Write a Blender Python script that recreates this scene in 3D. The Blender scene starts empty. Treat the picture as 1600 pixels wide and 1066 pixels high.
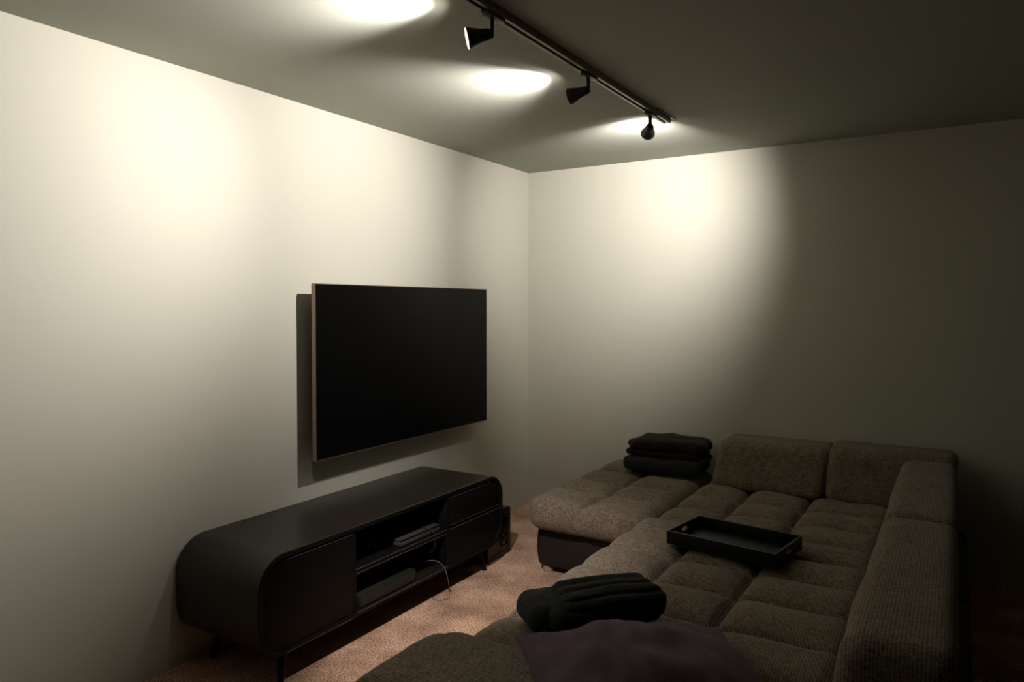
import bpy, bmesh, math, random
from mathutils import Vector, Matrix, noise
random.seed(7)

# ------------------------------------------------------------------ camera, world, exposure
scene = bpy.context.scene
COL = scene.collection
FPX = 1130.0
YAW = math.atan(696 / FPX)          # camera turned left of the long wall's direction
PITCH = math.atan(28 / FPX)         # slightly down
cam_data = bpy.data.cameras.new('camera')
cam_data.sensor_width = 36.0
cam_data.lens = 36.0 * FPX / 1600.0
cam_data.shift_y = -28.0 / 1600.0
cam_data.clip_start = 0.05
cam = bpy.data.objects.new('camera', cam_data)
COL.objects.link(cam)
cam.location = (2.649, -4.530, 1.448)
cam.rotation_euler = (math.pi / 2 - PITCH, 0, YAW)
scene.camera = cam

world = bpy.data.worlds.new('world')
scene.world = world
world.use_nodes = True
world.node_tree.nodes['Background'].inputs[0].default_value = (0.0, 0.0, 0.0, 1)
world.node_tree.nodes['Background'].inputs[1].default_value = 0.0

vs = scene.view_settings
vs.view_transform = 'Standard'
vs.look = 'None'
vs.gamma = 1.0
vs.use_curve_mapping = False
vs.exposure = 0.0
LAMP_W = 122.0                       # power of each track spotlight
LAMP_COL = (1.0, 0.935, 0.925)
LAMP_TAIL = 0.033

# ------------------------------------------------------------------ materials
def new_mat(name):
    m = bpy.data.materials.new(name)
    m.use_nodes = True
    nt = m.node_tree
    return m, nt, nt.nodes['Principled BSDF']

def L(nt, a, b): nt.links.new(a, b)

def simple(name, col, rough=0.5, metal=0.0, spec=0.5, noise_scale=None, noise_amt=0.15, bump=0.0, sheen=0.0):
    m, nt, b = new_mat(name)
    b.inputs['Base Color'].default_value = (*col, 1)
    b.inputs['Roughness'].default_value = rough
    b.inputs['Metallic'].default_value = metal
    b.inputs['Specular IOR Level'].default_value = spec
    if sheen:
        b.inputs['Sheen Weight'].default_value = sheen
        b.inputs['Sheen Roughness'].default_value = 0.5
    if noise_scale:
        tc = nt.nodes.new('ShaderNodeTexCoord')
        n = nt.nodes.new('ShaderNodeTexNoise'); n.inputs['Scale'].default_value = noise_scale
        n.inputs['Detail'].default_value = 4
        L(nt, tc.outputs['Object'], n.inputs['Vector'])
        r = nt.nodes.new('ShaderNodeValToRGB')
        r.color_ramp.elements[0].position = 0.3; r.color_ramp.elements[1].position = 0.7
        r.color_ramp.elements[0].color = (*[c * (1 - noise_amt) for c in col], 1)
        r.color_ramp.elements[1].color = (*[c * (1 + noise_amt) for c in col], 1)
        L(nt, n.outputs['Fac'], r.inputs['Fac']); L(nt, r.outputs['Color'], b.inputs['Base Color'])
        if bump:
            bp = nt.nodes.new('ShaderNodeBump'); bp.inputs['Strength'].default_value = bump
            bp.inputs['Distance'].default_value = 0.003
            L(nt, n.outputs['Fac'], bp.inputs['Height']); L(nt, bp.outputs['Normal'], b.inputs['Normal'])
    return m

def paint(name, col, rough=0.85):
    m, nt, b = new_mat(name)
    tc = nt.nodes.new('ShaderNodeTexCoord')
    n = nt.nodes.new('ShaderNodeTexNoise'); n.inputs['Scale'].default_value = 260; n.inputs['Detail'].default_value = 2
    n2 = nt.nodes.new('ShaderNodeTexNoise'); n2.inputs['Scale'].default_value = 1.3; n2.inputs['Detail'].default_value = 3
    L(nt, tc.outputs['Object'], n.inputs['Vector']); L(nt, tc.outputs['Object'], n2.inputs['Vector'])
    r = nt.nodes.new('ShaderNodeValToRGB')
    r.color_ramp.elements[0].position = 0.3; r.color_ramp.elements[1].position = 0.7
    r.color_ramp.elements[0].color = (*[c * 0.985 for c in col], 1)
    r.color_ramp.elements[1].color = (*[min(1, c * 1.015) for c in col], 1)
    L(nt, n2.outputs['Fac'], r.inputs['Fac']); L(nt, r.outputs['Color'], b.inputs['Base Color'])
    bp = nt.nodes.new('ShaderNodeBump'); bp.inputs['Strength'].default_value = 0.06; bp.inputs['Distance'].default_value = 0.001
    L(nt, n.outputs['Fac'], bp.inputs['Height']); L(nt, bp.outputs['Normal'], b.inputs['Normal'])
    b.inputs['Roughness'].default_value = rough
    b.inputs['Specular IOR Level'].default_value = 0.25
    return m

def carpet_mat():
    m, nt, b = new_mat('carpet')
    tc = nt.nodes.new('ShaderNodeTexCoord')
    big = nt.nodes.new('ShaderNodeTexNoise'); big.inputs['Scale'].default_value = 5.5; big.inputs['Detail'].default_value = 4
    fine = nt.nodes.new('ShaderNodeTexNoise'); fine.inputs['Scale'].default_value = 135; fine.inputs['Detail'].default_value = 3
    fine.inputs['Roughness'].default_value = 0.7
    for n in (big, fine): L(nt, tc.outputs['Object'], n.inputs['Vector'])
    r1 = nt.nodes.new('ShaderNodeValToRGB')
    r1.color_ramp.elements[0].position = 0.40; r1.color_ramp.elements[1].position = 0.58
    r1.color_ramp.elements[0].color = (0.21, 0.11, 0.065, 1)
    r1.color_ramp.elements[1].color = (0.92, 0.585, 0.39, 1)
    L(nt, fine.outputs['Fac'], r1.inputs['Fac'])
    r2 = nt.nodes.new('ShaderNodeValToRGB')
    r2.color_ramp.elements[0].position = 0.35; r2.color_ramp.elements[1].position = 0.65
    r2.color_ramp.elements[0].color = (0.56, 0.52, 0.48, 1); r2.color_ramp.elements[1].color = (1.0, 1.0, 1.0, 1)
    L(nt, big.outputs['Fac'], r2.inputs['Fac'])
    mx = nt.nodes.new('ShaderNodeMix'); mx.data_type = 'RGBA'; mx.blend_type = 'MULTIPLY'
    mx.inputs[0].default_value = 1.0
    L(nt, r1.outputs['Color'], mx.inputs[6]); L(nt, r2.outputs['Color'], mx.inputs[7])
    L(nt, mx.outputs[2], b.inputs['Base Color'])
    bp = nt.nodes.new('ShaderNodeBump'); bp.inputs['Strength'].default_value = 0.7; bp.inputs['Distance'].default_value = 0.006
    L(nt, fine.outputs['Fac'], bp.inputs['Height']); L(nt, bp.outputs['Normal'], b.inputs['Normal'])
    b.inputs['Roughness'].default_value = 1.0; b.inputs['Specular IOR Level'].default_value = 0.1
    b.inputs['Sheen Weight'].default_value = 0.15
    return m

def sofa_mat(name, dark, light, rib_dir='X', period=0.0085):
    """ribbed chenille weave: fine ribs broken up by noise"""
    m, nt, b = new_mat(name)
    tc = nt.nodes.new('ShaderNodeTexCoord')
    w = nt.nodes.new('ShaderNodeTexWave'); w.wave_type = 'BANDS'; w.bands_direction = rib_dir
    w.inputs['Scale'].default_value = 2 * math.pi / 20 / period
    w.inputs['Distortion'].default_value = 1.2; w.inputs['Detail'].default_value = 2; w.inputs['Detail Scale'].default_value = 3
    w.inputs['Distortion'].default_value = 2.0; w.inputs['Detail'].default_value = 3; w.inputs['Detail Scale'].default_value = 2.0
    L(nt, tc.outputs['Object'], w.inputs['Vector'])
    ns = []
    for sc, scale3 in ((150, (1, 1, 1)), (95, (0.30, 2.6, 1.6)), (60, (2.4, 0.5, 1.4)), (7, (1, 1, 1))):
        n = nt.nodes.new('ShaderNodeTexNoise'); n.inputs['Scale'].default_value = sc; n.inputs['Detail'].default_value = 3
        n.inputs['Roughness'].default_value = 0.7
        mp = nt.nodes.new('ShaderNodeMapping'); mp.inputs['Scale'].default_value = scale3
        L(nt, tc.outputs['Object'], mp.inputs['Vector']); L(nt, mp.outputs['Vector'], n.inputs['Vector']); ns.append(n)
    acc = None
    for n, k in ((w, 0.10), (ns[0], 0.42), (ns[1], 0.34), (ns[2], 0.14), (ns[3], 0.10)):
        a = nt.nodes.new('ShaderNodeMath'); a.operation = 'MULTIPLY_ADD'; a.inputs[1].default_value = k
        L(nt, n.outputs['Fac'], a.inputs[0])
        if acc is None: a.inputs[2].default_value = -0.05
        else: L(nt, acc, a.inputs[2])
        acc = a.outputs[0]
    r = nt.nodes.new('ShaderNodeValToRGB')
    r.color_ramp.elements[0].position = 0.37; r.color_ramp.elements[1].position = 0.64
    r.color_ramp.elements[0].color = (*dark, 1); r.color_ramp.elements[1].color = (*light, 1)
    L(nt, a.outputs[0], r.inputs['Fac']); L(nt, r.outputs['Color'], b.inputs['Base Color'])
    bp = nt.nodes.new('ShaderNodeBump'); bp.inputs['Strength'].default_value = 0.6; bp.inputs['Distance'].default_value = 0.003
    L(nt, a.outputs[0], bp.inputs['Height']); L(nt, bp.outputs['Normal'], b.inputs['Normal'])
    b.inputs['Roughness'].default_value = 0.95; b.inputs['Specular IOR Level'].default_value = 0.15
    b.inputs['Sheen Weight'].default_value = 0.1
    return m

def wood_black(name, col, rough, spec=0.5):
    m, nt, b = new_mat(name)
    tc = nt.nodes.new('ShaderNodeTexCoord')
    mp = nt.nodes.new('ShaderNodeMapping'); mp.inputs['Scale'].default_value = (26, 2.0, 26)
    n = nt.nodes.new('ShaderNodeTexNoise'); n.inputs['Scale'].default_value = 3.0; n.inputs['Detail'].default_value = 6
    L(nt, tc.outputs['Object'], mp.inputs['Vector']); L(nt, mp.outputs['Vector'], n.inputs['Vector'])
    r = nt.nodes.new('ShaderNodeValToRGB')
    r.color_ramp.elements[0].position = 0.3; r.color_ramp.elements[1].position = 0.75
    r.color_ramp.elements[0].color = (*[c * 0.7 for c in col], 1); r.color_ramp.elements[1].color = (*[c * 1.3 for c in col], 1)
    L(nt, n.outputs['Fac'], r.inputs['Fac']); L(nt, r.outputs['Color'], b.inputs['Base Color'])
    bp = nt.nodes.new('ShaderNodeBump'); bp.inputs['Strength'].default_value = 0.08; bp.inputs['Distance'].default_value = 0.001
    L(nt, n.outputs['Fac'], bp.inputs['Height']); L(nt, bp.outputs['Normal'], b.inputs['Normal'])
    b.inputs['Roughness'].default_value = rough; b.inputs['Specular IOR Level'].default_value = spec
    return m

def emit(name, col, strength):
    m, nt, b = new_mat(name)
    b.inputs['Base Color'].default_value = (0, 0, 0, 1)
    b.inputs['Emission Color'].default_value = (*col, 1)
    b.inputs['Emission Strength'].default_value = strength
    return m

M = {
    'wall': paint('wall_paint', (0.52, 0.507, 0.415)),
    'ceiling': paint('ceiling_paint', (0.352, 0.367, 0.302), 0.8),
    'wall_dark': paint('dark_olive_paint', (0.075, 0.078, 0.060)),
    'carpet': carpet_mat(),
    'sofa': sofa_mat('sofa_weave', (0.038, 0.028, 0.019), (0.32, 0.250, 0.178), 'X'),
    'sofa_y': sofa_mat('sofa_weave_ribbed', (0.036, 0.028, 0.021), (0.31, 0.25, 0.185), 'Y', 0.010),
    'sofa_base': simple('sofa_base_leatherette', (0.014, 0.012, 0.010), 0.55, spec=0.3, noise_scale=9, noise_amt=0.1),
    'black_wood': wood_black('black_stained_wood', (0.0042, 0.0042, 0.0038), 0.5, 0.13),
    'black_top': wood_black('console_top', (0.015, 0.0115, 0.008), 0.34),
    'black_in': simple('black_interior', (0.006, 0.006, 0.006), 0.6, noise_scale=20),
    'lamp_black': simple('lamp_black_metal', (0.012, 0.011, 0.010), 0.42, noise_scale=60, noise_amt=0.1),
    'rail': simple('rail_metal', (0.26, 0.245, 0.22), 0.38, metal=0.5, noise_scale=30, noise_amt=0.1),
    'rail_dark': simple('rail_slot', (0.006, 0.006, 0.006), 0.7, noise_scale=30),
    'bulb': emit('bulb_glow', (1.0, 0.72, 0.45), 40.0),
    'reflector': simple('lamp_reflector', (0.16, 0.10, 0.06), 0.4, noise_scale=60, noise_amt=0.05),
    'screen': simple('screen_glass', (0.003, 0.003, 0.003), 0.22, spec=0.10, noise_scale=4, noise_amt=0.05),
    'tv_edge': simple('tv_bronze_edge', (0.30, 0.22, 0.17), 0.35, metal=0.8, noise_scale=40, noise_amt=0.08),
    'plastic': simple('black_plastic', (0.010, 0.010, 0.010), 0.45, noise_scale=40),
    'gloss': simple('black_gloss_plastic', (0.008, 0.008, 0.008), 0.18, noise_scale=40),
    'grey_plastic': simple('grey_plastic', (0.045, 0.042, 0.034), 0.45, noise_scale=50, noise_amt=0.08),
    'mid_plastic': simple('charcoal_plastic', (0.013, 0.0125, 0.010), 0.5, noise_scale=50, noise_amt=0.1),
    'steel': simple('steel', (0.45, 0.44, 0.42), 0.35, metal=1.0, noise_scale=40, noise_amt=0.05),
    'cable_white': simple('pale_cable', (0.22, 0.20, 0.17), 0.5, noise_scale=60, noise_amt=0.05),
    'cable_dark': simple('dark_cable', (0.012, 0.012, 0.012), 0.5, noise_scale=60),
    'blanket_black': simple('black_fleece', (0.032, 0.033, 0.031), 0.95, spec=0.1, noise_scale=220, noise_amt=0.4, bump=0.4, sheen=0.06),
    'blanket_brown': simple('brown_black_fleece', (0.022, 0.0145, 0.0115), 0.95, spec=0.1, noise_scale=220, noise_amt=0.4, bump=0.4, sheen=0.06),
    'plum': simple('dark_plum_cotton', (0.095, 0.058, 0.088), 0.85, spec=0.2, noise_scale=300, noise_amt=0.3, bump=0.25, sheen=0.08),
    'tray': simple('tray_black_lacquer', (0.005, 0.005, 0.005), 0.42, spec=0.3, noise_scale=30),
    'edge': simple('edge_glint_grey', (0.085, 0.080, 0.068), 0.35, noise_scale=25, noise_amt=0.35),  # lighter grey standing in for light glinting along edges
    'felt': simple('foot_grey', (0.30, 0.24, 0.19), 0.5, noise_scale=30, noise_amt=0.1),
}

# ------------------------------------------------------------------ helpers
def tag(o, label=None, cat=None, group=None, kind=None):
    if label: o['label'] = label
    if cat: o['category'] = cat
    if group: o['group'] = group
    if kind: o['kind'] = kind
    return o

def thing(name, label, cat, loc=(0, 0, 0), rotz=0.0, group=None):
    o = bpy.data.objects.new(name, None)
    o.empty_display_size = 0.05
    COL.objects.link(o)
    o.location = loc; o.rotation_euler = (0, 0, rotz)
    return tag(o, label, cat, group)

class MB:
    def __init__(s): s.v = []; s.f = []
    def add(s, vs_, fs_):
        k = len(s.v); s.v += [tuple(p) for p in vs_]; s.f += [tuple(i + k for i in f) for f in fs_]
        return s
    def box(s, x0, x1, y0, y1, z0, z1):
        vs_ = [(x, y, z) for z in (z0, z1) for y in (y0, y1) for x in (x0, x1)]
        return s.add(vs_, [(0, 2, 3, 1), (4, 5, 7, 6), (0, 1, 5, 4), (2, 6, 7, 3), (0, 4, 6, 2), (1, 3, 7, 5)])
    def loft(s, rings, close=True, cap=True):
        n = len(rings[0]); vs_ = [p for r in rings for p in r]; fs_ = []
        for i in range(len(rings) - 1):
            for j in range(n if close else n - 1):
                a = i * n + j; b = i * n + (j + 1) % n
                fs_.append((a, b, b + n, a + n))
        if cap:
            fs_.append(tuple(reversed(range(n)))); fs_.append(tuple(range((len(rings) - 1) * n, len(rings) * n)))
        return s.add(vs_, fs_)
    def tube(s, pts, r, n=8, r2=None):
        pts = [Vector(p) for p in pts]; rings = []
        up = Vector((0, 0, 1))
        for i, p in enumerate(pts):
            t = (pts[min(i + 1, len(pts) - 1)] - pts[max(i - 1, 0)]).normalized()
            a = t.cross(up)
            if a.length < 1e-3: a = t.cross(Vector((0, 1, 0)))
            a.normalize(); b = a.cross(t)
            rr = r if r2 is None else r + (r2 - r) * i / (len(pts) - 1)
            rings.append([p + rr * (math.cos(2 * math.pi * k / n) * a + math.sin(2 * math.pi * k / n) * b) for k in range(n)])
        return s.loft(rings)
    def lathe(s, prof, mat=None, n=28, cap=False):
        """prof: list of (axial, radius); axis = local +Z, transformed by mat"""
        rings = [[Vector((r * math.cos(2 * math.pi * k / n), r * math.sin(2 * math.pi * k / n), a)) for k in range(n)] for a, r in prof]
        if mat is not None: rings = [[mat @ p for p in rg] for rg in rings]
        return s.loft(rings, cap=cap)
    def prism(s, poly, axis, a0, a1):
        """poly 2D in the two other axes (cyclic order), extruded along axis"""
        def P(u, v, a):
            return {'x': (a, u, v), 'y': (u, a, v), 'z': (u, v, a)}[axis]
        n = len(poly)
        return s.loft([[P(u, v, a0) for u, v in poly], [P(u, v, a1) for u, v in poly]])
    def build(s, name, mat, parent=None, smooth=False, bevel=0.0, seg=2, angle=35):
        me = bpy.data.meshes.new(name)
        me.from_pydata(s.v, [], s.f); me.update()
        bm = bmesh.new(); bm.from_mesh(me)
        bmesh.ops.remove_doubles(bm, verts=bm.verts, dist=1e-6)
        bmesh.ops.recalc_face_normals(bm, faces=bm.faces)
        if bevel:
            es = [e for e in bm.edges if len(e.link_faces) == 2 and e.calc_face_angle(0) > math.radians(30)]
            bmesh.ops.bevel(bm, geom=es, offset=bevel, segments=seg, profile=0.5, affect='EDGES', clamp_overlap=True)
        bm.to_mesh(me); bm.free()
        if smooth or bevel:
            for p in me.polygons: p.use_smooth = True
            me.set_sharp_from_angle(angle=math.radians(angle))
        me.materials.append(mat if not isinstance(mat, str) else M[mat])
        o = bpy.data.objects.new(name, me)
        COL.objects.link(o)
        if parent is not None: o.parent = parent
        return o

def struct(name, mb, mat, **k):
    return tag(mb.build(name, mat, **k), kind='structure')

def soft_box(sx, sy, sz, r, d=0.02, deform=None):
    """rounded box centred at origin, gridded, deform(Vector)->Vector"""
    nx, ny, nz = (max(2, int(round(s / d))) for s in (sx, sy, sz))
    h = Vector((sx / 2, sy / 2, sz / 2)); core = Vector((max(h.x - r, 0), max(h.y - r, 0), max(h.z - r, 0)))
    idx = {}; mb = MB()
    def put(i, j, k):
        key = (i, j, k)
        if key in idx: return idx[key]
        p = Vector((-h.x + sx * i / nx, -h.y + sy * j / ny, -h.z + sz * k / nz))
        c = Vector((max(-core.x, min(core.x, p.x)), max(-core.y, min(core.y, p.y)), max(-core.z, min(core.z, p.z))))
        q = p - c
        if q.length > 1e-9:
            # spread the cube's margin evenly over the rounding
            t = Vector([math.tan(max(-1, min(1, q[a] / r)) * math.pi / 4) for a in range(3)])
            m_ = max(abs(t[0]), abs(t[1]), abs(t[2]))
            q = t.normalized() * r * (m_ if m_ < 0.999 else 1.0)
        p = c + q
        if deform: p = deform(p)
        idx[key] = len(mb.v); mb.v.append(tuple(p)); return idx[key]
    for k, top in ((0, 0), (nz, 1)):
        for i in range(nx):
            for j in range(ny):
                f = (put(i, j, k), put(i + 1, j, k), put(i + 1, j + 1, k), put(i, j + 1, k)); mb.f.append(f if top else f[::-1])
    for j, s in ((0, 0), (ny, 1)):
        for i in range(nx):
            for k in range(nz):
                f = (put(i, j, k), put(i + 1, j, k), put(i + 1, j, k + 1), put(i, j, k + 1)); mb.f.append(f[::-1] if s else f)
    for i, s in ((0, 0), (nx, 1)):
        for j in range(ny):
            for k in range(nz):
                f = (put(i, j, k), put(i, j + 1, k), put(i, j + 1, k + 1), put(i, j, k + 1)); mb.f.append(f if s else f[::-1])
    return mb

def nz3(p, s, seed=0.0):
    return noise.noise(Vector((p[0] * s + seed, p[1] * s - seed * 0.7, p[2] * s + seed * 1.3)))

def axis_matrix(origin, d):
    d = Vector(d).normalized()
    q = Vector((0, 0, 1)).rotation_difference(d)
    return Matrix.Translation(origin) @ q.to_matrix().to_4x4()

# ------------------------------------------------------------------ the room
H = 2.40; RX = 3.70; RY = -5.70; T = 0.12
struct('floor', MB().box(-T, RX + T, RY - T, T, -0.1, 0), 'carpet')
struct('ceiling', MB().box(-T, RX + T, RY - T, T, H, H + 0.1), 'ceiling')
struct('wall_left', MB().box(-T, 0, RY - T, T, 0, H), 'wall')
struct('wall_back', MB().box(0, RX, 0, T, 0, H), 'wall')
struct('wall_right', MB().box(RX, RX + T, RY - T, T, 0, H), 'wall_dark')
struct('wall_front', MB().box(0, RX, RY - T, RY, 0, H), 'wall_dark')

# ------------------------------------------------------------------ track and spotlights
RAILX = 1.375; RZ = H; RB = H - 0.026
rail = thing('track_rail', 'long black ceiling track rail carrying the spotlights', 'track rail', (RAILX, -0.955, RZ))
w = 0.019
prof = [(-w, 0), (-w, -0.026), (-0.0075, -0.026), (-0.0075, -0.022), (-0.011, -0.022), (-0.011, -0.006), (0.011, -0.006), (0.011, -0.022), (0.0075, -0.022), (0.0075, -0.026), (w, -0.026), (w, 0)]
MB().prism(prof, 'y', -4.0, -0.012).build('channel', 'rail', rail)
for sx in (-1, 1):
    MB().box(sx * 0.0095 - 0.0012, sx * 0.0095 + 0.0012, -3.99, -0.02, -0.013, -0.0105).build('conductor_strip', 'steel', rail)
MB().box(-w - 0.0008, w + 0.0008, -0.012, 0.0, -0.0268, 0).build('end_cap', 'rail', rail, bevel=0.001)
MB().box(0.0205, 0.034, -0.20, 0.035, -0.004, 0).build('mounting_plate', 'lamp_black', rail)

def spotlight(y, az, el, label, stem=0.046, power=1.0, edge=(0.60, 0.965), tail_k=1.0, cone=150, blend=0.0):
    """az: heading of the beam in degrees from +x, el: elevation in degrees"""
    d = Vector((math.cos(math.radians(az)) * math.cos(math.radians(el)), math.sin(math.radians(az)) * math.cos(math.radians(el)), math.sin(math.radians(el))))
    t = thing('track_spotlight', label, 'spotlight', (RAILX, y, RB), 0, 'spotlights on the ceiling track')
    a = MB().box(-0.0165, 0.0165, -0.048, 0.048, -0.012, 0.0)
    a.build('adapter', 'lamp_black', t, bevel=0.002)
    MB().box(-0.007, 0.007, -0.016, 0.016, 0.0, 0.014).build('contact_foot', 'rail_dark', t)
    piv = Vector((-0.004, 0, -stem - 0.012))
    hd = Vector((d.x, d.y, 0)).normalized(); sd = Vector((-hd.y, hd.x, 0))
    # flat stem bar turned with the head
    rings = []
    for z in (-0.011, piv.z - 0.010):
        rings.append([Vector((-0.004, 0, z)) - hd * 0.0 + sd * (sx * 0.0075) + hd * (hx * 0.0055) for sx, hx in ((-1, -1), (1, -1), (1, 1), (-1, 1))])
    MB().loft(rings).build('stem', 'lamp_black', t, bevel=0.001)
    mt = axis_matrix(piv, d)
    MB().lathe([(-0.004, 0.0001), (-0.004, 0.010), (-0.001, 0.0145), (0.006, 0.0165), (0.014, 0.0165), (0.018, 0.0155)], mt, 24).build('neck', 'lamp_black', t, smooth=True, angle=50)
    sh = [(0.012, 0.0008), (0.012, 0.0185), (0.016, 0.0192), (0.030, 0.0205), (0.044, 0.0240), (0.064, 0.0300), (0.082, 0.0350), (0.0832, 0.0350), (0.0832, 0.0342), (0.064, 0.0290), (0.044, 0.0230), (0.030, 0.0194), (0.020, 0.0180), (0.020, 0.0008)]
    shd = MB().lathe(sh, mt, 36).build('shade', 'lamp_black', t, smooth=True, angle=40)
    MB().lathe([(0.050, 0.0244), (0.064, 0.0286), (0.0826, 0.0338), (0.0826, 0.0332), (0.064, 0.0280), (0.050, 0.0238)], mt, 32).build('reflector', 'reflector', shd, smooth=True, angle=40)
    MB().lathe([(0.0445, 0.0004), (0.050, 0.004), (0.0535, 0.012), (0.0545, 0.0195), (0.054, 0.0215), (0.044, 0.0195), (0.036, 0.010), (0.0205, 0.008)], mt, 24).build('bulb', 'bulb', shd, smooth=True)
    # the lamp's light
    ld = bpy.data.lights.new('spot_beam', 'SPOT')
    ld.energy = LAMP_W * power; ld.color = (1, 1, 1); ld.shadow_soft_size = 0.010
    ld.spot_size = math.radians(cone); ld.spot_blend = blend
    ld.use_nodes = True
    nt = ld.node_tree
    em = nt.nodes['Emission']; em.inputs['Color'].default_value = (*LAMP_COL, 1)
    ge = nt.nodes.new('ShaderNodeNewGeometry')
    dp = nt.nodes.new('ShaderNodeVectorMath'); dp.operation = 'DOT_PRODUCT'; dp.inputs[1].default_value = d
    L(nt, ge.outputs['Incoming'], dp.inputs[0])
    def mth(op, x, yv):
        n = nt.nodes.new('ShaderNodeMath'); n.operation = op
        for i, q in enumerate((x, yv)):
            if q is None: continue
            if isinstance(q, (int, float)): n.inputs[i].default_value = q
            else: L(nt, q, n.inputs[i])
        return n.outputs[0]
    c = mth('ABSOLUTE', dp.outputs['Value'], None)
    mr = nt.nodes.new('ShaderNodeMapRange'); mr.interpolation_type = 'SMOOTHSTEP'
    mr.inputs['From Min'].default_value = edge[0]; mr.inputs['From Max'].default_value = edge[1]
    L(nt, c, mr.inputs['Value'])
    core = mr.outputs['Result']
    tail = mth('MULTIPLY', c, LAMP_TAIL * tail_k)
    L(nt, mth('ADD', core, tail), em.inputs['Strength'])
    lo = bpy.data.objects.new('spot_beam', ld); COL.objects.link(lo); lo.parent = t
    lo.location = piv + d * 0.0625
    lo.rotation_euler = (-d).to_track_quat('Z', 'Y').to_euler()
    return t

spotlight(-2.576, 180 + 38, -13, 'black track spotlight with its glowing mouth in view')
spotlight(-1.870, 180 + 2, -12, 'black track spotlight in the middle, turned toward the television wall')
spotlight(-1.180, 90 + 29, -12, 'black track spotlight at the rail end, turned toward the back wall', power=0.9)

spotlight(-3.280, 112, -54, 'black track spotlight above the near end, turned down to the carpet', power=1.72, edge=(0.5, 0.97), tail_k=0.0, cone=47, blend=0.95)

# ------------------------------------------------------------------ television
TVY0, TVY1, TVZ0, TVZ1, TVX = -2.142, -0.700, 0.714, 1.550, 0.100
tv = thing('television', 'large flat black television mounted on the wall above the media console', 'television', (0, (TVY0 + TVY1) / 2, TVZ0))
hw = (TVY1 - TVY0) / 2; hh = TVZ1 - TVZ0
MB().box(TVX - 0.026, TVX - 0.0015, -hw + 0.0015, hw - 0.0015, 0.0015, hh - 0.0015).build('panel_back', 'plastic', tv, bevel=0.002)
MB().box(TVX - 0.0015, TVX, -hw + 0.003, hw - 0.003, 0.006, hh - 0.003).build('screen', 'screen', tv)
def ring_box(y0, y1, z0, z1, t, x0, x1):
    mb = MB()
    mb.box(x0, x1, y0, y0 + t, z0, z1).box(x0, x1, y1 - t, y1, z0, z1).box(x0, x1, y0 + t, y1 - t, z1 - t, z1).box(x0, x1, y0 + t, y1 - t, z0, z0 + t)
    return mb
ring_box(-hw, hw, 0, hh, 0.003, TVX - 0.022, TVX + 0.001).build('bezel', 'tv_edge', tv)
MB().box(TVX - 0.060, TVX - 0.026, -0.52, 0.52, 0.06, 0.52).build('rear_housing', 'plastic', tv, bevel=0.006)
wp = MB().box(0.0, 0.012, -0.28, 0.28, 0.18, 0.50).build('wall_plate', 'plastic', tv)
for s in (-1, 1):
    MB().box(0.012, TVX - 0.060, s * 0.2 - 0.018, s * 0.2 + 0.018, 0.16, 0.52).build('mount_bracket', 'plastic', wp)

# ------------------------------------------------------------------ media console
CY0, CY1, CX0, CX1, CZ0, CZ1 = -2.80, -1.141, 0.015, 0.500, 0.125, 0.515
con = thing('media_console', 'low black media console with rounded ends standing under the television', 'media console', (0, 0, 0))
def rrect(y0, y1, z0, z1, r, n=10):
    pts = []
    for cy, cz, a0 in ((y1 - r, z1 - r, 0), (y0 + r, z1 - r, 90), (y0 + r, z0 + r, 180), (y1 - r, z0 + r, 270)):
        for k in range(n + 1):
            a = math.radians(a0 + 90 * k / n); pts.append((cy + r * math.cos(a), cz + r * math.sin(a)))
    return pts
RO = 0.125; TH = 0.020
o_ = rrect(CY0, CY1, CZ0, CZ1, RO); i_ = rrect(CY0 + TH, CY1 - TH, CZ0 + TH, CZ1 - TH, RO - TH)
mb = MB(); n = len(o_)
rings = [[(CX0, y, z) for y, z in o_], [(CX1 - 0.002, y, z) for y, z in o_],
         [(CX1, CY0 + (y - CY0) + (0.002 if y < -2 else -0.002), z + (0.002 if z < .3 else -0.002)) for y, z in o_],
         [(CX1, y, z) for y, z in i_], [(CX0, y, z) for y, z in i_], [(CX0, y, z) for y, z in o_]]
mb.loft(rings, cap=False)
mb.build('carcass', 'black_top', con, smooth=True, angle=40)
fr = MB(); of_ = rrect(CY0 + 0.0025, CY1 - 0.0025, CZ0 + 0.0025, CZ1 - 0.0025, RO - 0.0025); if_ = rrect(CY0 + TH - 0.0005, CY1 - TH + 0.0005, CZ0 + TH - 0.0005, CZ1 - TH + 0.0005, RO - TH)
fr.loft([[(CX1 - 0.0005, y, z) for y, z in of_], [(CX1 + 0.002, y, z) for y, z in of_], [(CX1 + 0.002, y, z) for y, z in if_], [(CX1 - 0.0005, y, z) for y, z in if_], [(CX1 - 0.0005, y, z) for y, z in of_]], cap=False)
fr.build('front_frame', 'black_wood', con, smooth=True, angle=40)
MB().prism([(y, z) for y, z in rrect(CY0 + 0.002, CY1 - 0.002, CZ0 + 0.002, CZ1 - 0.002, RO)], 'x', CX0 - 0.004, CX0 + 0.006).build('back_panel', 'black_in', con)
BAY0, BAY1 = -2.292, -1.652
zi0, zi1 = CZ0 + TH, CZ1 - TH
MB().box(CX0 + 0.006, CX1 - 0.004, BAY0 - 0.018, BAY0, zi0, zi1).build('divider', 'black_wood', con, bevel=0.001)
MB().box(CX0 + 0.006, CX1 - 0.004, BAY1, BAY1 + 0.018, zi0, zi1).build('divider', 'black_wood', con, bevel=0.001)
MB().box(CX0 + 0.006, CX1 - 0.008, BAY0, BAY1, 0.306, 0.327).build('shelf', 'black_wood', con, bevel=0.0015)
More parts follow.
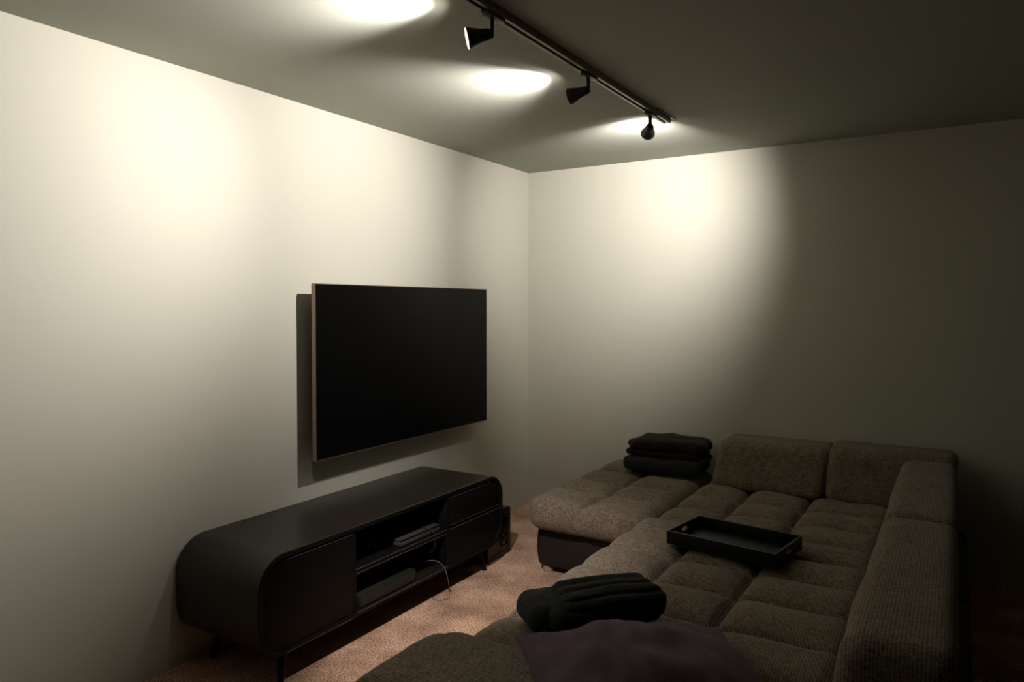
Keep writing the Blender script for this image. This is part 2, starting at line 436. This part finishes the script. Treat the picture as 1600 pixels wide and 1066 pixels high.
# door and drawer fronts follow the rounded opening
def front_poly(y0, y1, z0, z1, r, corners, n=8):
    """corners: set of 'tr','tl','bl','br' rounded"""
    pts = []
    for key, cy, cz, sy, sz, a0 in (('tr', y1, z1, -1, -1, 0), ('tl', y0, z1, 1, -1, 90), ('bl', y0, z0, 1, 1, 180), ('br', y1, z0, -1, 1, 270)):
        if key in corners:
            for k in range(n + 1):
                a = math.radians(a0 + 90 * k / n); pts.append((cy + sy * r + r * math.cos(a), cz + sz * r + r * math.sin(a)))
        else: pts.append((cy, cz))
    return pts
g = 0.003; rr = RO - TH - g
MB().prism(front_poly(CY0 + TH + g, BAY0 - 0.018 - g, zi0 + g, zi1 - 0.010, rr, {'tl', 'bl'}), 'x', CX1 - 0.022, CX1 - 0.003).build('door', 'black_wood', con, bevel=0.0012)
ZS = 0.335
MB().prism(front_poly(BAY1 + 0.018 + g, CY1 - TH - g, ZS + 0.006, zi1 - 0.010, rr, {'tr'}), 'x', CX1 - 0.022, CX1 - 0.003).build('drawer_front', 'black_wood', con, bevel=0.0012)
MB().prism(front_poly(BAY1 + 0.018 + g, CY1 - TH - g, zi0 + g, ZS - 0.010, rr, {'br'}), 'x', CX1 - 0.022, CX1 - 0.003).build('drawer_front', 'black_wood', con, bevel=0.0012)
for y, dy in ((-1.30, 0.03), (-2.64, -0.03)):
    for x, dx in ((0.44, 0.025), (0.08, -0.02)):
        MB().tube([(x + dx, y + dy, 0.0), (x, y, CZ0 + 0.004)], 0.012, 14, 0.019).build('leg', 'black_wood', con, smooth=True, angle=60)
def glint_strip(y0, y1, z, x=CX1 - 0.003, hgt=0.0022):  # added thin strip, paints the glint a bevelled edge would catch
    return MB().box(x - 0.0006, x + 0.0012, y0, y1, z - hgt / 2, z + hgt / 2).build('edge_glint', 'edge', con)
glint_strip(BAY0 + 0.002, BAY1 - 0.002, 0.3262, CX1 - 0.008); glint_strip(BAY0 + 0.002, BAY1 - 0.002, 0.3072, CX1 - 0.008)
glint_strip(BAY0 + 0.002, BAY1 - 0.002, zi0 - 0.0015, CX1 + 0.002); glint_strip(CY0 + RO + 0.01, BAY0 - 0.022, zi1 - 0.011)
glint_strip(CY0 + RO, BAY0 - 0.03, CZ0 + 0.006, CX1 + 0.002)
glint_strip(BAY1 + 0.022, CY1 - RO, zi1 - 0.011); glint_strip(BAY1 + 0.022, CY1 - 0.03, ZS - 0.011); glint_strip(BAY1 + 0.022, CY1 - 0.03, ZS + 0.0075, hgt=0.0012)
hg = MB().box(0.40, 0.455, BAY0 + 0.001, BAY0 + 0.026, 0.445, 0.452)
tag(hg.build('hinge_plate', 'steel', con, bevel=0.001), 'small bright metal hinge plate')

# ------------------------------------------------------------------ things in the console
SH = 0.327; BF = CZ0 + TH
t = thing('game_console', 'slim dark grey game console on the upper shelf of the media console', 'game console', (0.38, -1.83, SH))
MB().box(-0.10, 0.095, -0.145, 0.145, 0.004, 0.020).build('lower_shell', 'grey_plastic', t, bevel=0.002)
MB().prism([(-0.10, 0.0225), (0.086, 0.0225), (0.094, 0.034), (-0.10, 0.034)], 'y', -0.145, 0.145).build('upper_shell', 'grey_plastic', t, bevel=0.002)
MB().box(-0.098, 0.088, -0.142, 0.142, 0.020, 0.0225).build('vent_gap', 'gloss', t)
for s in (-1, 1): MB().box(-0.08, 0.07, s * 0.12 - 0.006, s * 0.12 + 0.006, 0, 0.004).build('rubber_foot', 'plastic', t)

t = thing('receiver_box', 'black set-top receiver behind the slim game console on the upper shelf', 'receiver', (0.15, -1.84, SH))
MB().box(-0.11, 0.11, -0.16, 0.16, 0.005, 0.058).build('casing', 'mid_plastic', t, bevel=0.003)
MB().box(0.11, 0.113, -0.155, 0.155, 0.009, 0.054).build('front_panel', 'gloss', t)
for sy in (-0.12, 0.12):
    for sx in (-0.08, 0.08): MB().box(sx - 0.01, sx + 0.01, sy - 0.01, sy + 0.01, 0, 0.005).build('rubber_foot', 'plastic', t)

def gamepad(loc, rz, label):
    t = thing('game_controller', label, 'game controller', loc, rz, 'game controllers on the receiver')
    def df(p):
        # two grips bending forward and down, pinched middle
        a = abs(p.x) / 0.078
        p = p.copy()
        p.y += -0.050 * max(0, a - 0.45) ** 1.3 * (1.6 if p.y < 0 else 0.5)
        p.z *= 1.0 - 0.15 * (1 - a)
        p.z += -0.006 * max(0, a - 0.4)
        return p
    mbp = soft_box(0.156, 0.072, 0.034, 0.0165, 0.007, df)
    mbp.v = [(x, y, z + 0.024) for x, y, z in mbp.v]
    mbp.build('body', 'plastic', t, smooth=True, angle=80)
    for sx in (-0.026, 0.026):
        MB().lathe([(0.036, 0.0055), (0.047, 0.005), (0.049, 0.0085), (0.051, 0.0080), (0.052, 0.0004)], Matrix.Translation((sx, -0.012, 0)), 16).build('thumbstick', 'gloss', t, smooth=True)
    for k in range(4):
        a = k * math.pi / 2
        MB().lathe([(0.037, 0.0042), (0.0435, 0.0042), (0.0445, 0.0035), (0.0446, 0.0003)], Matrix.Translation((0.052 + 0.011 * math.cos(a), 0.012 + 0.011 * math.sin(a), 0)), 12).build('button', 'gloss', t, smooth=True)
    MB().box(-0.062, -0.040, 0.009, 0.015, 0.037, 0.0435).box(-0.054, -0.048, 0.001, 0.009, 0.037, 0.0435).box(-0.054, -0.048, 0.015, 0.023, 0.037, 0.0435).build('direction_pad', 'gloss', t)
    for sx in (-1, 1): MB().box(sx * 0.05 - 0.016, sx * 0.05 + 0.016, 0.028, 0.040, 0.024, 0.034).build('shoulder_button', 'gloss', t, bevel=0.003)
    return t
gamepad((0.185, -1.935, SH + 0.056), math.radians(-70), 'black game controller on the receiver, nearer the open shelf middle')
gamepad((0.170, -1.750, SH + 0.056), math.radians(-110), 'black game controller on the receiver, nearer the drawers')

t = thing('headphones', 'black over-ear headphones lying at the left end of the upper shelf', 'headphones', (0.34, -2.15, SH), math.radians(60))
arc = [(0.085 * math.cos(a), 0.10 * math.sin(a), 0.030 + 0.045 * math.sin(a)) for a in [math.pi * k / 20 for k in range(21)]]
MB().tube(arc, 0.0075, 10).build('headband', 'gloss', t, smooth=True, angle=80)
for s in (-1, 1):
    ec = MB().lathe([(-0.014, 0.0006), (-0.014, 0.032), (-0.008, 0.038), (0.006, 0.038), (0.012, 0.030), (0.014, 0.0006)], axis_matrix(Vector((s * 0.083, -0.012, 0.0385)), (s, 0.0, 0.10)), 24).build('ear_cup', 'gloss', t, smooth=True, angle=40)
    MB().lathe([(-0.012, 0.018), (-0.016, 0.036), (-0.024, 0.036), (-0.028, 0.028), (-0.024, 0.018)], axis_matrix(Vector((s * 0.081, -0.012, 0.0385)), (s, 0.0, 0.10)), 24).build('ear_pad', 'plastic', ec, smooth=True, angle=60)

t = thing('media_player', 'flat black media player at the front of the lower shelf', 'media player', (0.40, -2.075, BF))
MB().box(-0.10, 0.085, -0.185, 0.19, 0.004, 0.056).build('casing', 'mid_plastic', t, bevel=0.0015)
MB().box(0.085, 0.088, -0.180, 0.185, 0.008, 0.052).build('front_panel', 'mid_plastic', t)
for sy in (-0.15, 0.15):
    for sx in (-0.07, 0.06): MB().box(sx - 0.01, sx + 0.01, sy - 0.01, sy + 0.01, 0, 0.004).build('rubber_foot', 'plastic', t)
t = thing('router_box', 'upright black box behind the media player on the lower shelf', 'box', (0.20, -2.06, BF))
MB().box(-0.07, 0.07, -0.16, 0.16, 0.0, 0.112).build('casing', 'plastic', t, bevel=0.004)
MB().box(0.07, 0.073, -0.164, -0.156, 0.008, 0.105).build('edge_trim', 'grey_plastic', t, bevel=0.001)

# cables
def cable(name, pts, r, mat, label, sub=6):
    P = [Vector(p) for p in pts]; out = []
    for i in range(len(P) - 1):
        p0, p1, p2, p3 = P[max(i - 1, 0)], P[i], P[i + 1], P[min(i + 2, len(P) - 1)]
        for k in range(sub):
            u = k / sub
            out.append(0.5 * ((2 * p1) + (-p0 + p2) * u + (2 * p0 - 5 * p1 + 4 * p2 - p3) * u * u + (-p0 + 3 * p1 - 3 * p2 + p3) * u ** 3))
    out.append(P[-1])
    o = MB().tube(out, r, 7).build(name, mat, smooth=True, angle=80)
    return tag(o, label, 'cable')
cable('loose_cable', [(0.30, -1.70, BF + 0.003), (0.40, -1.745, BF + 0.03), (0.475, -1.735, 0.195), (0.506, -1.70, 0.165), (0.515, -1.675, 0.10), (0.500, -1.64, 0.03), (0.478, -1.60, 0.006), (0.49, -1.625, 0.004), (0.53, -1.69, 0.004), (0.50, -1.735, 0.004), (0.42, -1.72, 0.004)], 0.0015, 'cable_white', 'thin pale cable hanging from the lower shelf down to the carpet')
cable('game_console_cable', [(0.20, -1.69, 0.39), (0.30, -1.74, 0.385), (0.40, -1.785, 0.3665), (0.465, -1.775, 0.366), (0.499, -1.757, 0.335), (0.497, -1.75, 0.29), (0.47, -1.75, 0.24), (0.36, -1.76, 0.20), (0.25, -1.78, 0.17)], 0.0026, 'cable_dark', 'dark cable looping over the front of the slim game console')

# ------------------------------------------------------------------ box on the carpet beside the console
t = thing('subwoofer', 'black floor box with a slotted front beside the right end of the media console', 'speaker', (0.26, -1.065, 0.0))
bx = 0.17; by = 0.125; bh = 0.270
MB().prism(rrect(-by, by, 0.0, bh, 0.018, 5), 'x', -bx, bx - 0.004).build('casing', 'mid_plastic', t, smooth=True)
ring_box(-by + 0.004, by - 0.004, 0.006, bh - 0.006, 0.028, bx - 0.004, bx).build('front_frame', 'mid_plastic', t, bevel=0.001)
MB().box(bx - 0.004, bx - 0.002, -by + 0.03, by - 0.03, 0.03, bh - 0.03).build('front_recess', 'gloss', t)
for k, z in enumerate((0.055, 0.100, 0.145, 0.190)):
    ring_box(0.018, 0.082, z, z + 0.038, 0.005, bx - 0.002, bx + 0.003).build('slot_frame', 'gloss', t, bevel=0.001)

# ------------------------------------------------------------------ sofa
sofa = thing('sectional_sofa', 'large brown-grey quilted sectional sofa facing the television', 'sofa', (0, 0, 0))
SEAT = 0.43; SB = 0.245
def seat_cushion(x0, x1, y0, y1, sx, sy, mat='sofa', top=SEAT, rad=0.085, D=0.056, seed=1.0, wr=0.003, d=0.0095, crn=0.0):
    cx, cy = (x0 + x1) / 2, (y0 + y1) / 2
    th = top - SB; cz = (top + SB) / 2
    def puff(v, seams, lo, hi):
        e = [lo - 0.12] + sorted(seams) + [hi + 0.12]
        for i in range(len(e) - 1):
            if e[i] <= v <= e[i + 1]:
                dist = 9.0
                if i > 0: dist = v - e[i]
                if i < len(e) - 2: dist = min(dist, e[i + 1] - v)
                half = (e[i + 1] - e[i]) / 2
                return 1 - 0.68 * max(0.0, 1 - dist / min(half, 0.12)) ** 2.2 - 0.32 * math.exp(-(dist / 0.012) ** 2)
        return 1.0
    def df(p):
        X, Y = p.x + cx, p.y + cy
        fx, fy = puff(X, sx, x0, x1), puff(Y, sy, y0, y1)
        q = min(fx, fy) * 0.35 + fx * fy * 0.65
        em = min((x1 - x0) / 2 - abs(p.x), (y1 - y0) / 2 - abs(p.y))
        dep = D * (1 - q) * (0.22 + 0.78 * max(0.0, min(1.0, em / 0.11)))
        wz = max(0.0, min(1.0, (p.z + th / 2) / th))
        n_ = nz3((X, Y, p.z), 7.0, seed) * wr + nz3((X, Y, p.z), 19.0, seed) * wr * 0.35
        out = Vector((p.x, p.y, p.z))
        out.z += (-dep + n_) * wz
        # the seams also draw the rolled edges in
        ex = max(0.0, (abs(p.x) - ((x1 - x0) / 2 - rad)) / rad); ey = max(0.0, (abs(p.y) - ((y1 - y0) / 2 - rad)) / rad)
        if ex > 0: out.x -= math.copysign(1, p.x) * ex * (1 - fy) * D * 0.22
        if ey > 0: out.y -= math.copysign(1, p.y) * ey * (1 - fx) * D * 0.35
        if crn:
            # rounded plan corners
            hx, hy = (x1 - x0) / 2 - crn, (y1 - y0) / 2 - crn
            ax, ay = abs(out.x) - hx, abs(out.y) - hy
            if ax > 0 and ay > 0:
                m_ = max(ax, ay); l_ = math.hypot(ax, ay)
                k = m_ / l_
                out.x = math.copysign(hx + ax * k, out.x); out.y = math.copysign(hy + ay * k, out.y)
        return out + Vector((cx, cy, cz))
    return soft_box(x1 - x0, y1 - y0, th, min(rad, th / 2 - 0.001), d, df).build('seat_cushion', mat, sofa, smooth=True, angle=80)

ROWS_F = [-0.36, -0.64, -0.90]
seat_cushion(0.690, 1.388, -1.235, -0.035, [1.02], ROWS_F, seed=1.3)
seat_cushion(1.392, 2.400, -1.215, -0.035, [1.675, 1.99], ROWS_F, seed=4.1, wr=0.008)
seat_cushion(1.350, 2.400, -2.760, -1.205, [1.675, 1.99], [-1.43, -1.68, -1.94, -2.22, -2.50], seed=7.7, wr=0.004, top=0.440)
seat_cushion(1.262, 2.400, -3.600, -2.720, [1.99], [-3.17], mat='sofa_y', top=0.466, seed=9.2, wr=0.005, crn=0.14, D=0.026)
def base(x0, x1, y0, y1):
    cx, cy = (x0 + x1) / 2, (y0 + y1) / 2; hgt = SB + 0.02 - 0.030
    def df(p):
        z = p.z + hgt / 2
        b_ = 0.010 * math.sin(math.pi * z / hgt)
        return Vector((p.x + math.copysign(b_, p.x) + cx, p.y + math.copysign(b_, p.y) + cy, z + 0.030))
    return soft_box(x1 - x0, y1 - y0, hgt, 0.025, 0.03, df).build('base', 'sofa_base', sofa, smooth=True, angle=80)
bases = [(base(*q), q) for q in ((0.72, 1.42, -1.13, -0.05), (1.43, 2.70, -1.13, -0.05), (1.43, 2.70, -2.74, -1.14), (1.31, 2.70, -3.52, -2.75))]
for x, y in ((0.765, -1.09), (0.765, -0.12), (1.36, -0.12), (1.36, -1.09), (1.51, -2.0), (1.51, -2.68), (1.36, -3.46), (1.37, -2.80), (2.64, -3.46), (2.64, -0.12), (2.64, -2.0)):
    MB().lathe([(0, 0.0004), (0, 0.027), (0.012, 0.030), (0.034, 0.026), (0.036, 0.0004)], Matrix.Translation((x, y, 0)), 16).build('foot', 'felt', next(b_ for b_, q in bases if q[0] <= x <= q[1] and q[2] <= y <= q[3]), smooth=True, angle=50)
def backrest(x0, x1, y0, y1, z0, z1, lean, seed):
    cx, cy, cz = (x0 + x1) / 2, (y0 + y1) / 2, (z0 + z1) / 2; hgt = z1 - z0
    def df(p):
        k = (p.z + hgt / 2) / hgt
        n_ = nz3(p, 6, seed) * 0.006
        return Vector((p.x + cx + lean[0] * k + n_, p.y + cy + lean[1] * k + n_, p.z + cz))
    return soft_box(x1 - x0, y1 - y0, hgt, 0.05, 0.02, df).build('backrest', 'sofa', sofa, smooth=True, angle=80)
backrest(1.445, 2.05, -0.43, -0.16, 0.40, 0.675, (0.035, 0.09), 2.0)
backrest(2.06, 2.66, -0.43, -0.16, 0.40, 0.69, (0.0, 0.09), 3.0)
backrest(2.38, 2.62, -1.57, -0.46, 0.40, 0.69, (0.05, 0.0), 5.0)
backrest(2.38, 2.62, -2.74, -1.58, 0.40, 0.69, (0.05, 0.0), 6.0)

# ------------------------------------------------------------------ folded blankets on the far seat
def fold_layer(parent, size, loc, mat, r, seed, amp=0.006, sag=0.0, name='fold', tilt=0.0):
    def df(p):
        n1 = nz3(p, 9, seed); n2 = nz3(p, 22, seed + 3)
        q = p.copy()
        q.z += amp * n1 + amp * 0.3 * n2 + tilt * p.x - sag * (p.x / (size[0] / 2)) ** 2
        q.y += amp * 1.2 * nz3(p, 7, seed + 9)
        q.x += amp * 1.5 * nz3((p.y, p.z, 0), 12, seed + 5)
        return q + Vector(loc)
    return soft_box(*size, r, 0.012, df).build(name, mat, parent, smooth=True, angle=80)
BT = 0.437
b1 = thing('folded_blanket', 'folded black blanket at the bottom of the stack on the far seat', 'blanket', (1.135, -0.245, BT), math.radians(2))
fold_layer(b1, (0.476, 0.300, 0.088), (0.0, 0.0, 0.041), 'blanket_black', 0.034, 1.0, 0.010)
fold_layer(b1, (0.10, 0.270, 0.036), (0.198, 0.005, 0.074), 'blanket_black', 0.017, 2.0, 0.006)
b2 = thing('folded_blanket', 'folded dark brown blanket on top of the black one on the far seat', 'blanket', (1.145, -0.235, BT + 0.096), math.radians(1))
fold_layer(b2, (0.455, 0.285, 0.034), (-0.008, 0.0, 0.014), 'blanket_brown', 0.016, 4.0, 0.008)
fold_layer(b2, (0.445, 0.290, 0.082), (0.010, 0.004, 0.062), 'blanket_brown', 0.040, 6.0, 0.010, sag=0.014)
fold_layer(b2, (0.070, 0.230, 0.040), (-0.205, 0.01, 0.052), 'blanket_brown', 0.019, 8.0, 0.010)

# ------------------------------------------------------------------ tray
TL, TW, THT = 0.46, 0.295, 0.055
t = thing('serving_tray', 'black rectangular serving tray with a handle slot on the sofa seat', 'tray', (1.640, -1.465, 0.444), math.radians(-9))
MB().box(0, TL, -TW / 2, TW / 2, 0, 0.006).build('tray_floor', 'tray', t)
tt = 0.010
MB().box(0, TL, -TW / 2, -TW / 2 + tt, 0.006, THT).build('long_side', 'tray', t, bevel=0.001)
MB().box(0, TL, TW / 2 - tt, TW / 2, 0.006, THT).build('long_side', 'tray', t, bevel=0.001)
def slot_side(x0):
    ya, yb = -TW / 2 + tt, TW / 2 - tt; z0, z1 = 0.006, THT
    hw_, hz0, hz1 = 0.032, 0.022, 0.040
    r_ = (hz1 - hz0) / 2; zc = (hz0 + hz1) / 2; N = 12
    inner = []
    for k in range(N + 1): a = -math.pi / 2 + math.pi * k / N; inner.append((hw_ - r_ + r_ * math.cos(a), zc + r_ * math.sin(a)))
    for k in range(N + 1): a = math.pi / 2 + math.pi * k / N; inner.append((-hw_ + r_ + r_ * math.cos(a), zc + r_ * math.sin(a)))
    outer = []
    for y, z in inner:
        a = math.atan2((z - zc) / 0.02, y / 0.06)
        # project to the rectangle
        dy, dz = math.cos(a), math.sin(a)
        k = min((yb if dy > 0 else -ya) / max(abs(dy), 1e-6), ((z1 - zc) if dz > 0 else (zc - z0)) / max(abs(dz), 1e-6) if abs(dz) > 1e-6 else 9)
        outer.append((dy * k, zc + dz * k))
    m_ = MB(); n = len(inner)
    m_.loft([[(x0, y, z) for y, z in outer], [(x0, y, z) for y, z in inner], [(x0 + tt, y, z) for y, z in inner], [(x0 + tt, y, z) for y, z in outer], [(x0, y, z) for y, z in outer]], cap=False)
    # square the four corners
    for cy_, cz_ in ((ya, z0), (yb, z0), (ya, z1), (yb, z1)):
        near = sorted(outer, key=lambda p: (p[0] - cy_) ** 2 + (p[1] - cz_) ** 2)
        same_z = min((p for p in outer if abs(p[1] - cz_) < 1e-4), key=lambda p: abs(p[0] - cy_), default=near[0])
        same_y = min((p for p in outer if abs(p[0] - cy_) < 1e-4), key=lambda p: abs(p[1] - cz_), default=near[1])
        m_.prism([(cy_, cz_), same_z, same_y], 'x', x0, x0 + tt)
    return m_
ring = MB()
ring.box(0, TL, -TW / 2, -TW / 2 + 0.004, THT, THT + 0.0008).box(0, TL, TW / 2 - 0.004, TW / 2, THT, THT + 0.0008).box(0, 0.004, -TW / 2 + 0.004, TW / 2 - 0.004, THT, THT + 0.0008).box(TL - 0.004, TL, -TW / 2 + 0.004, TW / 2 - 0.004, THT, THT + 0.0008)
ring.build('rim_glint', 'edge', t)  # added strip, paints the highlight along the tray's top edges
slot_side(0.0).build('short_side', 'tray', t)
slot_side(TL - tt).build('short_side', 'tray', t)

# ------------------------------------------------------------------ plum pillow and black fleece in the foreground
def pillow(name, label, loc, rz, w_, l_, hgt, mat, seed, tilt=(0, 0)):
    t = thing(name, label, 'pillow', loc, rz)
    N = 44; mb = MB()
    def P(u, v, side):
        # outline pulled in between the corners
        x = w_ / 2 * u * (1 - 0.07 * (1 - v * v)) if False else w_ / 2 * u * (0.93 + 0.07 * v * v)
        y = l_ / 2 * v * (0.93 + 0.07 * u * u)
        e = (max(0, 1 - u * u) ** 0.55) * (max(0, 1 - v * v) ** 0.55)
        wrk = (0.020 * nz3((u * 1.6, v * 1.6, side), 1.3, seed) + 0.010 * nz3((u * 4.5, v * 1.6, side), 1.6, seed + 5)) * (e ** 0.5)
        # creases running in from the corners
        cr = 0.006 * math.sin(9 * math.atan2(v - 1.05, u + 1.05) + 3) * math.exp(-2.2 * math.hypot(u + 1, v - 1))
        cr += 0.006 * math.sin(11 * math.atan2(v + 1.05, u + 1.05)) * math.exp(-2.0 * math.hypot(u + 1, v + 1))
        z = hgt * e * (0.80 if side > 0 else -0.20) + wrk + (cr if side > 0 else 0)
        return (x, y, z + hgt * 0.20 + tilt[0] * x + tilt[1] * y)
    for side in (1, -1):
        vs_ = [P(-1 + 2 * i / N, -1 + 2 * j / N, side) for i in range(N + 1) for j in range(N + 1)]
        fs_ = []
        for i in range(N):
            for j in range(N):
                a = i * (N + 1) + j; f = (a, a + N + 1, a + N + 2, a + 1); fs_.append(f if side > 0 else f[::-1])
        mb.add(vs_, fs_)
    body = mb.build('cover', mat, t, smooth=True, angle=100)
    pts = []
    for i in range(N + 1): pts.append(P(-1 + 2 * i / N, -1, 1))
    for i in range(1, N + 1): pts.append(P(1, -1 + 2 * i / N, 1))
    for i in range(1, N + 1): pts.append(P(1 - 2 * i / N, 1, 1))
    for i in range(1, N + 1): pts.append(P(-1, 1 - 2 * i / N, 1))
    MB().tube(pts, 0.0022, 6).build('seam', mat, t, smooth=True, angle=80)
    return t
pillow('pillow', 'dark plum cotton pillow lying rumpled on the sofa in the foreground', (1.965, -2.755, 0.445), math.radians(38), 0.62, 0.52, 0.135, 'plum', 2.0)

b3 = thing('fleece_blanket', 'bundled black fleece blanket with ridged folds resting against the plum pillow', 'blanket', (1.675, -2.490, 0.456), math.radians(50))
def bundle(size, loc, r, seed, ridges, amp, name='fold', bend=0.0):
    def df(p):
        ang = math.atan2(p.z / size[2], p.y / size[1])
        q = p.copy()
        rid = amp * (0.6 - 1.6 * (1 - abs(math.sin(0.5 * ridges * ang + 1.3 * nz3((p.x, p.z, p.y), 5, seed) + seed))) ** 2)
        rid += amp * 0.7 * nz3((p.x * 0.35, p.y * 2.4, p.z * 3.0), 14, seed)
        dirv = Vector((0, math.cos(ang) * size[1], math.sin(ang) * size[2])).normalized()
        k = min(1.0, 2.5 * (1 - abs(p.x) / (size[0] / 2)) + 0.35)
        q += dirv * rid * k
        q.x += 0.030 * nz3((0, p.y, p.z), 24, seed + 2) * max(0.0, 2 * p.x / size[0]) ** 3
        q.z += bend * (p.x / size[0]) ** 2 + 0.006 * nz3(p, 5, seed)
        return q + Vector(loc)
    return soft_box(*size, r, 0.0065, df).build(name, 'blanket_black', b3, smooth=True, angle=80)
bundle((0.355, 0.190, 0.108), (0.050, -0.020, 0.066), 0.052, 1.0, 13, 0.009)
bundle((0.17, 0.185, 0.090), (-0.128, 0.022, 0.045), 0.043, 2.5, 4, 0.004)
bundle((0.15, 0.195, 0.098), (-0.088, -0.012, 0.050), 0.047, 5.5, 3, 0.004)
